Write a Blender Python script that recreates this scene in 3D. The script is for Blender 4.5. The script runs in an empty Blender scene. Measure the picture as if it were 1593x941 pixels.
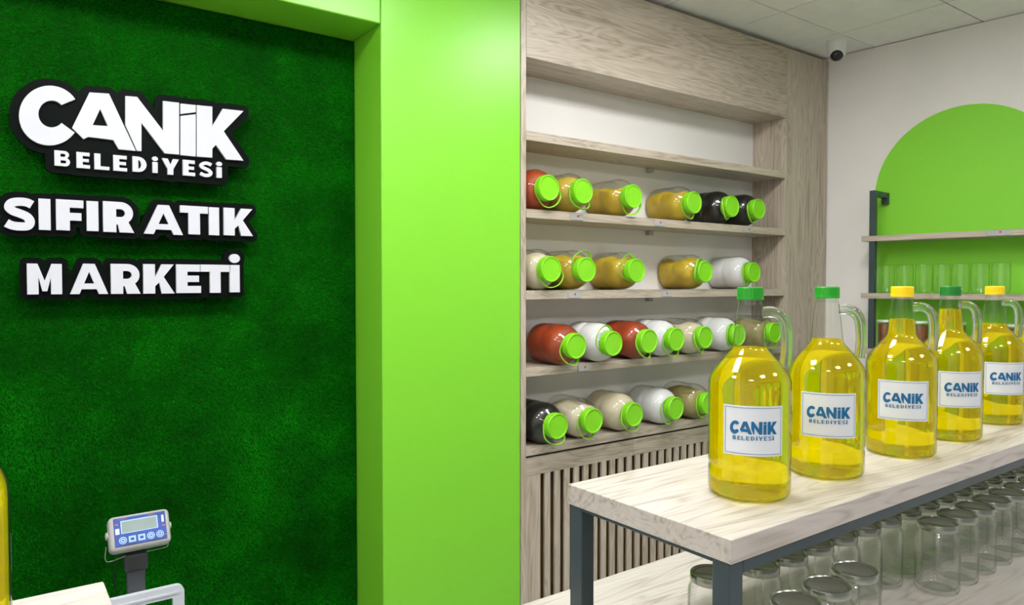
import bpy, bmesh, math, random
import numpy as np
from mathutils import Vector, Matrix
from mathutils.geometry import tessellate_polygon

random.seed(7); rng = np.random.default_rng(7)
sc = bpy.context.scene
COL = sc.collection
PI = math.pi

# ------------------------------------------------------------------ camera
F_PX, YAW, PITCH, CAM_Z = 1117.26, 0.62918, -0.02515, 1.5
FW = Vector((math.sin(YAW)*math.cos(PITCH), math.cos(YAW)*math.cos(PITCH), math.sin(PITCH)))
RT = Vector((math.cos(YAW), -math.sin(YAW), 0)); UP = RT.cross(FW)
cam = bpy.data.cameras.new('camera'); cam.sensor_width = 36; cam.lens = F_PX*36/1593; cam.clip_start = .02
camo = bpy.data.objects.new('camera', cam); COL.objects.link(camo)
camo.matrix_world = Matrix(((RT.x, UP.x, -FW.x, 0), (RT.y, UP.y, -FW.y, 0), (RT.z, UP.z, -FW.z, CAM_Z), (0, 0, 0, 1)))
sc.camera = camo

# ------------------------------------------------------------------ world, exposure
world = bpy.data.worlds.new('world'); sc.world = world; world.use_nodes = True
world.node_tree.nodes['Background'].inputs[0].default_value = (.93, .96, 1, 1)
world.node_tree.nodes['Background'].inputs[1].default_value = .22
sc.view_settings.view_transform = 'Standard'; sc.view_settings.look = 'None'
sc.view_settings.gamma = 1; sc.view_settings.use_curve_mapping = False
sc.view_settings.exposure = 0.08
PANEL_STRENGTH = 30.0
sc.cycles.transparent_max_bounces = 40
sc.cycles.max_bounces = 14; sc.cycles.transmission_bounces = 12; sc.cycles.glossy_bounces = 6; sc.cycles.diffuse_bounces = 5
sc.cycles.sample_clamp_indirect = 6.0
sc.cycles.use_denoising = True

# ------------------------------------------------------------------ materials
def new_mat(name):
    m = bpy.data.materials.new(name); m.use_nodes = True
    nt = m.node_tree; nt.nodes.clear()
    out = nt.nodes.new('ShaderNodeOutputMaterial')
    return m, nt, out
def N(nt, kind, **kw):
    n = nt.nodes.new(kind)
    for k, v in kw.items(): setattr(n, k, v)
    return n
def principled(nt, out, col=(.8, .8, .8), rough=.5, metal=0, spec=.5):
    b = N(nt, 'ShaderNodeBsdfPrincipled')
    b.inputs['Base Color'].default_value = (*col, 1); b.inputs['Roughness'].default_value = rough
    b.inputs['Metallic'].default_value = metal; b.inputs['Specular IOR Level'].default_value = spec
    nt.links.new(b.outputs[0], out.inputs[0]); return b
def ramp(nt, stops):
    r = N(nt, 'ShaderNodeValToRGB'); e = r.color_ramp.elements
    while len(e) < len(stops): e.new(.5)
    for el, (p, c) in zip(e, stops): el.position = p; el.color = (*c, 1)
    return r
def bump(nt, b, height, strength=.2, dist=.01):
    bn = N(nt, 'ShaderNodeBump'); bn.inputs['Strength'].default_value = strength; bn.inputs['Distance'].default_value = dist
    nt.links.new(height, bn.inputs['Height']); nt.links.new(bn.outputs[0], b.inputs['Normal'])
def objcoord(nt, scale=(1, 1, 1), randomise=True):
    tc = N(nt, 'ShaderNodeTexCoord'); mp = N(nt, 'ShaderNodeMapping'); mp.inputs['Scale'].default_value = scale
    if randomise:
        oi = N(nt, 'ShaderNodeObjectInfo'); mu = N(nt, 'ShaderNodeVectorMath', operation='SCALE'); mu.inputs[0].default_value = (7.3, 5.1, 3.7)
        nt.links.new(oi.outputs['Random'], mu.inputs['Scale'])
        ad = N(nt, 'ShaderNodeVectorMath', operation='ADD'); nt.links.new(tc.outputs['Object'], ad.inputs[0]); nt.links.new(mu.outputs[0], ad.inputs[1])
        nt.links.new(ad.outputs[0], mp.inputs['Vector'])
    else: nt.links.new(tc.outputs['Object'], mp.inputs['Vector'])
    return mp.outputs[0]
def plain(name, col, rough=.5, metal=0, spec=.5, var=.06, vscale=8, bmp=0, bscale=200):
    m, nt, out = new_mat(name); b = principled(nt, out, col, rough, metal, spec)
    co = objcoord(nt); n = N(nt, 'ShaderNodeTexNoise'); n.inputs['Scale'].default_value = vscale; n.inputs['Detail'].default_value = 4
    nt.links.new(co, n.inputs['Vector'])
    r = ramp(nt, [(.3, tuple(c*(1-var) for c in col)), (.7, tuple(min(1, c*(1+var)) for c in col))])
    nt.links.new(n.outputs['Fac'], r.inputs[0]); nt.links.new(r.outputs[0], b.inputs['Base Color'])
    if bmp:
        n2 = N(nt, 'ShaderNodeTexNoise'); n2.inputs['Scale'].default_value = bscale; n2.inputs['Detail'].default_value = 3
        nt.links.new(co, n2.inputs['Vector']); bump(nt, b, n2.outputs['Fac'], bmp, .002)
    return m
def wood(name, axis, dark, mid, light, rough=.42):
    """laminate with long grain along one object axis"""
    m, nt, out = new_mat(name); b = principled(nt, out, mid, rough)
    s1 = [6.5]*3; s1[axis] = .75; s2 = [90.0]*3; s2[axis] = 2.2
    c1 = objcoord(nt, s1); c2 = objcoord(nt, s2)
    n1 = N(nt, 'ShaderNodeTexNoise'); n1.inputs['Scale'].default_value = 1.3; n1.inputs['Detail'].default_value = 3; n1.inputs['Distortion'].default_value = .8
    nt.links.new(c1, n1.inputs['Vector'])
    # contour rings of the noise give cathedral figures
    mm = N(nt, 'ShaderNodeMath', operation='MULTIPLY'); mm.inputs[1].default_value = 16.0; nt.links.new(n1.outputs['Fac'], mm.inputs[0])
    fr = N(nt, 'ShaderNodeMath', operation='PINGPONG'); fr.inputs[1].default_value = .5; nt.links.new(mm.outputs[0], fr.inputs[0])
    n2 = N(nt, 'ShaderNodeTexNoise'); n2.inputs['Scale'].default_value = 1.0; n2.inputs['Detail'].default_value = 5; nt.links.new(c2, n2.inputs['Vector'])
    a = N(nt, 'ShaderNodeMath', operation='MULTIPLY'); a.inputs[1].default_value = .42; nt.links.new(fr.outputs[0], a.inputs[0])
    a2 = N(nt, 'ShaderNodeMath', operation='MULTIPLY'); a2.inputs[1].default_value = .55; nt.links.new(n2.outputs['Fac'], a2.inputs[0])
    a3 = N(nt, 'ShaderNodeMath', operation='ADD'); nt.links.new(a.outputs[0], a3.inputs[0]); nt.links.new(a2.outputs[0], a3.inputs[1])
    a4 = N(nt, 'ShaderNodeMath', operation='MULTIPLY_ADD'); a4.inputs[1].default_value = .5; nt.links.new(n1.outputs['Fac'], a4.inputs[0]); nt.links.new(a3.outputs[0], a4.inputs[2])
    r = ramp(nt, [(.36, dark), (.60, mid), (.90, light)])
    nt.links.new(a4.outputs[0], r.inputs[0]); nt.links.new(r.outputs[0], b.inputs['Base Color'])
    bump(nt, b, n2.outputs['Fac'], .08, .001)
    return m
WD, WM, WL = (.27, .215, .15), (.45, .385, .305), (.58, .515, .43)
M = {}
for i, ax in enumerate('xyz'): M['wood_'+ax] = wood('oak_laminate_'+ax, i, WD, WM, WL)
for i, ax in enumerate('xy'): M['pale_'+ax] = wood('pale_laminate_'+ax, i, (.28, .23, .185), (.52, .475, .43), (.60, .56, .525), .36)
def paint(name, col, rough, bs=.05):
    m, nt, out = new_mat(name); b = principled(nt, out, col, rough)
    n = N(nt, 'ShaderNodeTexNoise'); n.inputs['Scale'].default_value = 60; n.inputs['Detail'].default_value = 4
    nt.links.new(objcoord(nt), n.inputs['Vector']); bump(nt, b, n.outputs['Fac'], bs, .004)
    return m
M['green_paint'] = paint('lime_green_paint', (.205, .62, .03), .34, .06)
M['arch_paint'] = paint('lime_green_wall_paint', (.235, .68, .03), .6)
M['wall'] = plain('warm_white_wall', (.80, .775, .75), .8, var=.03, vscale=3, bmp=.08, bscale=120)
M['white'] = plain('white_back_panel', (.80, .79, .76), .6, var=.02, vscale=3)
M['tile'] = plain('ceiling_tile', (.80, .80, .77), .9, var=.03, vscale=12, bmp=.1, bscale=300)
M['tbar'] = plain('ceiling_grid', (.42, .42, .38), .6)
M['floor'] = plain('grey_floor', (.42, .41, .40), .35, var=.08, vscale=4)
M['metal'] = plain('anthracite_steel', (.040, .060, .068), .38, var=.08, spec=.5, bmp=.03)
M['shaded_slot_board'] = wood('shade_toned_oak', 2, (.05, .03, .008), (.12, .07, .018), (.20, .12, .03), .6)  # oak darkened so the shade inside the slots is in its colour
M['dark'] = plain('gap_shade_paint', (.02, .018, .015), .8)  # near-black colour painting the shade of the gap under the lowest shelf
M['lid'] = plain('lime_plastic', (.22, .66, .012), .34, var=.05, vscale=10)
M['strap'] = plain('lime_strap', (.26, .62, .03), .4)
M['cap_green'] = plain('green_cap', (.02, .34, .02), .35)
M['cap_deep'] = plain('deep_green_cap', (.012, .20, .02), .4)
M['cap_yellow'] = plain('yellow_cap', (.98, .66, .004), .35)
M['board'] = plain('black_acrylic', (.004, .006, .005), .3, spec=.06, var=.1)
M['letter'] = plain('white_acrylic', (.64, .65, .71), .3, var=.01)
M['label'] = plain('label_paper', (.70, .73, .77), .45, var=.015)
M['ink'] = plain('blue_ink', (.004, .125, .30), .5, var=.04)
M['ink_line'] = plain('blue_border', (.05, .13, .26), .5)
M['steel_lid'] = plain('tin_lid', (.36, .385, .325), .22, metal=.8, var=.05)
M['pale_lid'] = plain('pale_lid', (.70, .76, .70), .4, metal=.2)
M['clear_plastic'] = plain('tag_holder', (.40, .41, .41), .25)
M['red'] = plain('red_dot', (.75, .02, .02), .4)
M['grey_plastic'] = plain('grey_plastic', (.44, .44, .43), .45)
M['crate'] = plain('crate_plastic', (.56, .60, .66), .45)
M['dark_plastic'] = plain('dark_plastic', (.05, .055, .06), .45)
M['post'] = plain('grey_post', (.075, .085, .10), .45)
M['blue_face'] = plain('blue_membrane', (.018, .065, .36), .35, var=.25, vscale=20)
M['lcd'] = plain('lcd', (.23, .30, .29), .25)
M['icon'] = plain('icon_blue', (.40, .62, .90), .4)
M['orange'] = plain('orange_print', (.55, .18, .08), .5)
M['white_plastic'] = plain('white_plastic', (.78, .78, .76), .35)
M['black_gloss'] = plain('black_lens', (.004, .004, .005), .06)
M['chrome'] = plain('chrome_wire', (.6, .6, .6), .2, metal=1)
M['black_cord'] = plain('black_cord', (.012, .012, .012), .5)

def glass_thin(name, centre, edge, refl=1.0):
    """thin-walled glass: clear face on, more absorbing at grazing angles, with sharp reflections"""
    m, nt, out = new_mat(name)
    tr = N(nt, 'ShaderNodeBsdfTransparent'); gl = N(nt, 'ShaderNodeBsdfGlossy'); gl.inputs['Roughness'].default_value = .03
    lw = N(nt, 'ShaderNodeLayerWeight'); lw.inputs['Blend'].default_value = .5
    r = ramp(nt, [(0.0, centre), (.60, centre), (1.0, edge)]); nt.links.new(lw.outputs['Facing'], r.inputs[0]); nt.links.new(r.outputs[0], tr.inputs['Color'])
    l2 = N(nt, 'ShaderNodeLayerWeight'); l2.inputs['Blend'].default_value = .5      # 1 - |cos|, the same from both sides
    pw = N(nt, 'ShaderNodeMath', operation='POWER'); pw.inputs[1].default_value = 5; nt.links.new(l2.outputs['Facing'], pw.inputs[0])
    mu = N(nt, 'ShaderNodeMath', operation='MULTIPLY_ADD'); mu.inputs[1].default_value = .75*refl; mu.inputs[2].default_value = .045*refl; mu.use_clamp = True
    nt.links.new(pw.outputs[0], mu.inputs[0])
    mx = N(nt, 'ShaderNodeMixShader'); nt.links.new(mu.outputs[0], mx.inputs[0]); nt.links.new(tr.outputs[0], mx.inputs[1]); nt.links.new(gl.outputs[0], mx.inputs[2])
    nt.links.new(mx.outputs[0], out.inputs[0]); return m
M['jar_glass'] = glass_thin('storage_jar_glass', (.95, .96, .94), (.62, .66, .58))
M['clear_glass'] = glass_thin('clear_jar_glass', (.99, .992, .988), (.56, .60, .54), 1.0)
M['jug_glass'] = glass_thin('jug_glass', (.97, .98, .96), (.42, .49, .34), 1.1)
def solid_glass():
    m, nt, out = new_mat('solid_glass'); g = N(nt, 'ShaderNodeBsdfGlass'); g.inputs['Color'].default_value = (.93, .97, .92, 1); g.inputs['IOR'].default_value = 1.45; g.inputs['Roughness'].default_value = .01
    t = N(nt, 'ShaderNodeBsdfTransparent'); t.inputs['Color'].default_value = (.9, .95, .9, 1)
    x = N(nt, 'ShaderNodeMixShader'); x.inputs[0].default_value = .25
    nt.links.new(g.outputs[0], x.inputs[1]); nt.links.new(t.outputs[0], x.inputs[2]); nt.links.new(x.outputs[0], out.inputs[0]); return m
M['solid_glass'] = solid_glass()
def oil():
    m, nt, out = new_mat('sunflower_oil')
    g = N(nt, 'ShaderNodeBsdfGlass'); g.inputs['Color'].default_value = (1.0, .92, .05, 1); g.inputs['IOR'].default_value = 1.38; g.inputs['Roughness'].default_value = 0.0
    t = N(nt, 'ShaderNodeBsdfTranslucent'); t.inputs['Color'].default_value = (1.0, .88, .01, 1)
    x = N(nt, 'ShaderNodeMixShader'); x.inputs[0].default_value = .22
    nt.links.new(g.outputs[0], x.inputs[1]); nt.links.new(t.outputs[0], x.inputs[2]); nt.links.new(x.outputs[0], out.inputs[0]); return m
M['oil'] = oil()
def grains(name, c1, c2, scale, bs=.5, rough=.6):
    m, nt, out = new_mat(name); b = principled(nt, out, c1, rough)
    co = objcoord(nt); v = N(nt, 'ShaderNodeTexVoronoi'); v.inputs['Scale'].default_value = scale; nt.links.new(co, v.inputs['Vector'])
    n = N(nt, 'ShaderNodeTexNoise'); n.inputs['Scale'].default_value = 14; n.inputs['Detail'].default_value = 5; nt.links.new(co, n.inputs['Vector'])
    mx = N(nt, 'ShaderNodeMix', data_type='RGBA', blend_type='MULTIPLY'); mx.inputs[0].default_value = .25
    r = ramp(nt, [(.3, c1), (.7, c2)]); nt.links.new(n.outputs['Fac'], r.inputs[0])
    r2 = ramp(nt, [(0, (1, 1, 1)), (.8, (.55, .5, .45))]); nt.links.new(v.outputs['Distance'], r2.inputs[0])
    nt.links.new(r.outputs[0], mx.inputs[6]); nt.links.new(r2.outputs[0], mx.inputs[7]); nt.links.new(mx.outputs[2], b.inputs['Base Color'])
    bump(nt, b, v.outputs['Distance'], -bs, .004); return m
CONT = {
    'red': grains('red_orange_contents', (.46, .062, .010), (.26, .028, .005), 260, .2, .5),
    'bulgur': grains('golden_bulgur', (.66, .48, .025), (.42, .29, .015), 230),
    'chickpea': grains('yellow_pulses', (.68, .52, .06), (.48, .34, .03), 110, .8),
    'black': grains('black_contents', (.006, .006, .007), (.015, .014, .014), 120, .4, .3),
    'white': grains('white_powder', (.86, .86, .88), (.76, .76, .80), 500, .1, .8),
    'cream': grains('cream_grain', (.74, .68, .52), (.58, .50, .34), 240, .4),
    'olive': grains('olive_pulses', (.46, .40, .16), (.26, .22, .07), 150, .7),
    'brown': grains('brown_contents', (.30, .11, .03), (.18, .06, .015), 160, .5),
}
def emit(name, col, s):
    m, nt, out = new_mat(name); e = N(nt, 'ShaderNodeEmission'); e.inputs[0].default_value = (*col, 1); e.inputs[1].default_value = s
    nt.links.new(e.outputs[0], out.inputs[0]); return m
M['led'] = emit('led_panel', (1, .985, .985), PANEL_STRENGTH)
def turf_mat(name, c1, c2, c3):
    m, nt, out = new_mat(name); b = principled(nt, out, c1, .7, spec=.06)
    n = N(nt, 'ShaderNodeTexNoise'); n.inputs['Scale'].default_value = 5.5; n.inputs['Detail'].default_value = 6; n.inputs['Roughness'].default_value = .6
    nt.links.new(objcoord(nt, randomise=False), n.inputs['Vector'])
    r = ramp(nt, [(.32, c1), (.55, c2), (.75, c3)]); nt.links.new(n.outputs['Fac'], r.inputs[0]); nt.links.new(r.outputs[0], b.inputs['Base Color']); return m
M['turf'] = turf_mat('turf_blades', (.0008, .105, .0003), (.0012, .165, .0005), (.004, .245, .0012))
M['turf_base'] = turf_mat('turf_backing', (.0006, .04, .0002), (.0008, .06, .0003), (.001, .08, .0004))

# ------------------------------------------------------------------ geometry helpers
def add_obj(name, mesh, mat=None, parent=None, loc=None, rot=None):
    o = bpy.data.objects.new(name, mesh); COL.objects.link(o)
    if mat is not None and len(mesh.materials) == 0: mesh.materials.append(mat)
    if parent is not None: o.parent = parent
    if loc is not None: o.location = loc
    if rot is not None: o.rotation_euler = rot
    return o
def tag(o, label=None, cat=None, group=None, kind=None):
    if label: o['label'] = label
    if cat: o['category'] = cat
    if group: o['group'] = group
    if kind: o['kind'] = kind
    return o
def empty(name, loc=(0, 0, 0), rz=0):
    o = bpy.data.objects.new(name, None); COL.objects.link(o); o.location = loc; o.rotation_euler = (0, 0, rz); o.empty_display_size = .05
    return o
def mesh_from(name, verts, faces, smooth=False, autosmooth=None):
    me = bpy.data.meshes.new(name); me.from_pydata([tuple(v) for v in verts], [], faces); me.update()
    if smooth: me.shade_smooth()
    if autosmooth: me.set_sharp_from_angle(angle=math.radians(autosmooth))
    return me
def box_mesh(name, sx, sy, sz, bev=.0015, seg=1):
    bm = bmesh.new(); bmesh.ops.create_cube(bm, size=1)
    for v in bm.verts: v.co = Vector((v.co.x*sx, v.co.y*sy, v.co.z*sz))
    if bev: bmesh.ops.bevel(bm, geom=list(bm.edges), offset=min(bev, .45*min(sx, sy, sz)), segments=seg, profile=.5, affect='EDGES')
    me = bpy.data.meshes.new(name); bm.to_mesh(me); bm.free()
    if seg > 1: me.shade_smooth(); me.set_sharp_from_angle(angle=math.radians(40))
    return me
def box(name, x0, x1, y0, y1, z0, z1, mat, parent=None, bev=.0015, seg=1):
    """box between world/parent-local bounds; its origin at its centre"""
    me = box_mesh(name, x1-x0, y1-y0, z1-z0, bev, seg)
    return add_obj(name, me, mat, parent, ((x0+x1)/2, (y0+y1)/2, (z0+z1)/2))
def lathe(name, prof, seg=40, axis='z', smooth=35, wob=None, close=False):
    """prof: (r, h) list; r=0 makes a pole"""
    V, Fc, rings = [], [], []
    for i, (r, h) in enumerate(prof):
        if r < 1e-6: rings.append([len(V)]); V.append((0, 0, h))
        else:
            ring = []
            for k in range(seg):
                a = 2*PI*k/seg; rr = r*(wob(i, k) if wob else 1)
                ring.append(len(V)); V.append((rr*math.cos(a), rr*math.sin(a), h))
            rings.append(ring)
    for A, B in zip(rings, rings[1:]):
        if len(A) == 1 and len(B) == 1: continue
        for k in range(seg):
            k2 = (k+1) % seg
            if len(A) == 1: Fc.append((A[0], B[k2], B[k]))
            elif len(B) == 1: Fc.append((A[k], A[k2], B[0]))
            else: Fc.append((A[k], A[k2], B[k2], B[k]))
    if axis == 'y': V = [(x, h, -y) for x, y, h in V]; V = [(x, h, z) for x, h, z in V]
    me = mesh_from(name, V, Fc, True, smooth)
    bm = bmesh.new(); bm.from_mesh(me); bmesh.ops.recalc_face_normals(bm, faces=bm.faces); bm.to_mesh(me); bm.free()
    me.set_sharp_from_angle(angle=math.radians(smooth))
    return me
def tube(name, pts, r, seg=10, closed=False, flat=1.0):
    pts = [Vector(p) for p in pts]; n = len(pts); V, Fc = [], []
    up = Vector((0, 0, 1)); prev = None
    for i, p in enumerate(pts):
        a = pts[(i-1) % n] if (closed or i > 0) else p; b = pts[(i+1) % n] if (closed or i < n-1) else p
        t = (b-a).normalized()
        if prev is None:
            u = t.cross(up)
            if u.length < .05: u = t.cross(Vector((1, 0, 0)))
        else: u = prev - t*prev.dot(t)
        u.normalize(); prev = u; w = t.cross(u)
        for k in range(seg):
            q = 2*PI*k/seg; V.append(p + u*(r*math.cos(q)) + w*(r*flat*math.sin(q)))
    m = n if closed else n-1
    for i in range(m):
        for k in range(seg):
            A, B = i*seg, ((i+1) % n)*seg; k2 = (k+1) % seg
            Fc.append((A+k, A+k2, B+k2, B+k))
    if not closed: Fc.append(tuple(range(seg-1, -1, -1))); Fc.append(tuple((n-1)*seg+k for k in range(seg)))
    me = mesh_from(name, V, Fc, True); me.set_sharp_from_angle(angle=math.radians(60)); return me
def catmull(P, n=6):
    P = [Vector(p) for p in P]; Q = [P[0]*2-P[1]]+P+[P[-1]*2-P[-2]]; out = []
    for i in range(1, len(Q)-2):
        for k in range(n):
            t = k/n; a, b, c, d = Q[i-1:i+3]
            out.append(.5*((2*b)+(c-a)*t+(2*a-5*b+4*c-d)*t*t+(-a+3*b-3*c+d)*t**3))
    out.append(P[-1]); return out
def copy_tree(o, parent=None):
    c = o.copy(); COL.objects.link(c); c.parent = parent
    for ch in [x for x in bpy.data.objects if x.parent == o]: copy_tree(ch, c)
    return c
def ray(u, v):
    return RT*((u-796.5)/F_PX) + UP*((470.5-v)/F_PX) + FW

# ------------------------------------------------------------------ lettering (own outlines, cap height 1)
def arc(cx, cy, rx, ry, a0, a1, n=14):
    return [(cx+rx*math.cos(math.radians(a0+(a1-a0)*i/n)), cy+ry*math.sin(math.radians(a0+(a1-a0)*i/n))) for i in range(n+1)]
def stroke(P, th):
    pts = catmull([(x, y, 0) for x, y in P], 5); L, Rr = [], []
    for i, p in enumerate(pts):
        t = (pts[min(i+1, len(pts)-1)]-pts[max(i-1, 0)]).normalized(); nrm = Vector((-t.y, t.x, 0))
        L.append((p+nrm*th/2)[:2]); Rr.append((p-nrm*th/2)[:2])
    return L+Rr[::-1]
def glyph(ch, w, t=.34, h=.235):
    """list of (outer, [holes]) with cap height 1 and width w"""
    if ch == 'I': return [([(0, 0), (w, 0), (w, 1), (0, 1)], [])]
    if ch == 'i': return [([(0, 0), (w, 0), (w, .66), (0, .66)], []), (arc(w/2, .86, w*.58, .14, 0, 360, 18)[:-1], [])]
    if ch == 'J': return [([(0, 0), (w, 0), (w, 1), (0, 1)], []), (arc(w/2, 1.24, .19, .165, 0, 360, 24)[:-1], [])]   # dotted capital I
    if ch == 'L': return [([(0, 0), (w, 0), (w, h), (t, h), (t, 1), (0, 1)], [])]
    if ch == 'T': return [([(w/2-t/2, 0), (w/2+t/2, 0), (w/2+t/2, 1-h), (w, 1-h), (w, 1), (0, 1), (0, 1-h), (w/2-t/2, 1-h)], [])]
    if ch == 'E': return [([(0, 0), (w, 0), (w, h), (t, h), (t, .5-h*.45), (w*.92, .5-h*.45), (w*.92, .5+h*.45), (t, .5+h*.45), (t, 1-h), (w*.98, 1-h), (w*.98, 1), (0, 1)], [])]
    if ch == 'F': return [([(0, 0), (t, 0), (t, .33), (w*.92, .33), (w*.92, .33+h), (t, .33+h), (t, 1-h), (w, 1-h), (w, 1), (0, 1)], [])]
    if ch == 'A':
        ap, t1 = .46*t, min(t*.92, .245*w); s = .5*w-ap; ya = (.5*w-t1)/s
        return [([(0, 0), (t1, 0), (t1+s*.16, .16), (w-t1-s*.16, .16), (w-t1, 0), (w, 0), (.5*w+ap, 1), (.5*w-ap, 1)], [[(t1+s*.35, .35), (.5*w, ya), (w-t1-s*.35, .35)]])]
    if ch == 'M': return [([(0, 0), (t*.86, 0), (t*.86, .56), (w*.43, .10), (w*.57, .10), (w-.86*t, .56), (w-.86*t, 0), (w, 0), (w, 1), (w-.8*t, 1), (w/2, .44), (.8*t, 1), (0, 1)], [])]
    if ch == 'K': return [([(0, 0), (t, 0), (t, .25), (t+.13*w, .38), (w-1.12*t, 0), (w, 0), (t+(w-t)*.44, .57), (w*.98, 1), (w-1.12*t, 1), (t, .56), (t, 1), (0, 1)], [])]
    if ch == 'Y': return [([(w/2-t/2, 0), (w/2+t/2, 0), (w/2+t/2, .36), (w, 1), (w-1.02*t, 1), (w/2, .63), (1.02*t, 1), (0, 1), (w/2-t/2, .36)], [])]
    if ch == 'D': return [([(0, 0)]+arc(w-.5, .5, .5, .5, -90, 90)+[(0, 1)] if w > .5 else [(0, 0)]+arc(0, .5, w, .5, -90, 90)+[(0, 1)],
                           [[(t, h)]+arc(max(t, w-.5), .5, w-t-max(t, w-.5)+.02, .5-h, -90, 90)+[(t, 1-h)]])]
    if ch == 'B': return [([(0, 0)]+arc(w-.28, .28, .28, .28, -90, 80)+arc(w-.30, .755, .25, .245, -60, 90)+[(0, 1)],
                           [[(t, .19)]+arc(w-.30, .29, .10, .10, -90, 90, 8)+[(t, .39)], [(t, .61)]+arc(w-.34, .71, .09, .10, -90, 90, 8)+[(t, .81)]])]
    if ch == 'R': return [([(0, 0), (t, 0), (t, .255), (t+.05*w, .255), (w-1.12*t, 0), (w, 0)]+arc(w*.97-.365, .635, .365, .365, -52, 90)+[(0, 1)],
                           [[(t, .505)]+arc(w*.97-.365, .635, .13, .13, -90, 90, 8)+[(t, .765)]])]
    if ch == 'S': return [(stroke([(.90*w, .80), (.74*w, .862), (.52*w, 1-h/2), (.27*w, .83), (.55*h, .70), (.29*w, .585), (.5*w, .52), (.73*w, .43), (w-.55*h, .29), (.75*w, .15), (.48*w, h/2), (.25*w, .148), (.08*w, .215)], h), [])]
    raise KeyError(ch)
# logo outlines read as points of a 1040-wide crop of the sign face, then laid flat on the sign plane
SIGN_Y = 2.563
def sign_pt(x, y):
    d = ray(x*.40385, 100+y*.40385); k = SIGN_Y/d.y
    return (d.x*k, CAM_Z+d.z*k)
LOGO_RAW = {
    'C': (arc(191, 197, 118, 115, 36, 325, 34) + [(275, 243)] + arc(197, 190, 50, 51, -50, -320, 20)[::1] + [(262, 160)], []),
    'A': ([(345, 108), (420, 113), (523, 333), (458, 327), (436, 291), (340, 279), (322, 288), (278, 244)], [[(386, 172), (416, 238), (357, 234)]]),
    'N': ([(483, 122), (528, 125), (628, 255), (628, 141), (690, 148), (690, 347), (635, 343), (545, 225), (545, 334), (528, 333), (483, 234)], []),
    'i0': ([(695, 151), (754, 157), (754, 184), (695, 191)], []),
    'i1': ([(695, 199), (754, 192), (754, 355), (695, 349)], []),
    'K': ([(758, 157), (818, 163), (818, 238), (858, 171), (938, 180), (862, 258), (938, 371), (872, 366), (832, 310), (818, 325), (818, 359), (758, 355)], []),
}
def c_shape():
    o = arc(191, 197, 118, 115, -33, -325, 40)          # image y runs down: trace the open ring
    inn = arc(199, 191, 51, 52, -318, -42, 26)
    return ([(x, y) for x, y in o]+[(x, y) for x, y in inn], [])
LOGO_RAW['C'] = c_shape()
LOGO = {k: ([sign_pt(*p) for p in o], [[sign_pt(*p) for p in h] for h in hs]) for k, (o, hs) in LOGO_RAW.items()}
def word_on_sign(spec, stem_t, bar_h):
    """spec: (character, x0, x1, ytop, ybottom) in the same crop; returns a list of (character, shapes)"""
    out = []
    for ch, x0, x1, yt, yb in spec:
        a, b = sign_pt(x0, yb), sign_pt(x1, yb); top = sign_pt((x0+x1)/2, yt)
        H = top[1]-(a[1]+b[1])/2; W = b[0]-a[0]; base = (a[1]+b[1])/2
        sh = glyph(ch, W/H, stem_t, bar_h)
        out.append((ch, [([(a[0]+x*H, base+y*H) for x, y in o], [[(a[0]+x*H, base+y*H) for x, y in h] for h in hs]) for o, hs in sh]))
    return out
BELED = [('B', 210, 270, 333, 392), ('E', 295, 347, 339, 400), ('L', 364, 422, 345, 406), ('E', 437, 490, 351, 411), ('D', 511, 565, 356, 415), ('i', 588, 608, 355, 418),
         ('Y', 624, 690, 364, 425), ('E', 705, 752, 369, 429), ('S', 768, 820, 374, 434), ('i', 835, 855, 375, 437)]
BELED_W = word_on_sign(BELED, .34, .215)
SIFIR_W = word_on_sign([('S', 15, 137, 513, 640), ('I', 150, 196, 518, 638), ('F', 217, 323, 522, 640), ('I', 335, 380, 527, 642), ('R', 398, 517, 530, 647),
                        ('A', 555, 705, 542, 655), ('T', 695, 802, 546, 655), ('I', 806, 845, 551, 658), ('K', 863, 975, 555, 660)], .38, .25)
MARKET_W = word_on_sign([('M', 105, 240, 768, 886), ('A', 270, 417, 768, 885), ('R', 428, 542, 769, 884), ('K', 553, 673, 770, 883), ('E', 680, 775, 771, 881), ('T', 771, 888, 772, 880), ('J', 886, 924, 773, 878)], .36, .25)
def shapes_mesh(name, shapes, y_front, y_back, cx=0, cz=0):
    V, Fc = [], []
    for o, hs in shapes:
        loops = [o]+hs; base = len(V); flat = [p for l in loops for p in l]; n = len(flat)
        tris = tessellate_polygon([[Vector((x, z, 0)) for x, z in l] for l in loops])
        V += [(x-cx, y_front, z-cz) for x, z in flat]+[(x-cx, y_back, z-cz) for x, z in flat]
        for t in tris: Fc.append(tuple(base+i for i in t)); Fc.append(tuple(base+n+i for i in reversed(t)))
        k = 0
        for l in loops:
            for i in range(len(l)):
                a, b = base+k+i, base+k+(i+1) % len(l); Fc.append((a, b, b+n, a+n))
            k += len(l)
    me = mesh_from(name, V, Fc)
    bm = bmesh.new(); bm.from_mesh(me); bmesh.ops.recalc_face_normals(bm, faces=bm.faces); bm.to_mesh(me); bm.free(); return me
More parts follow.
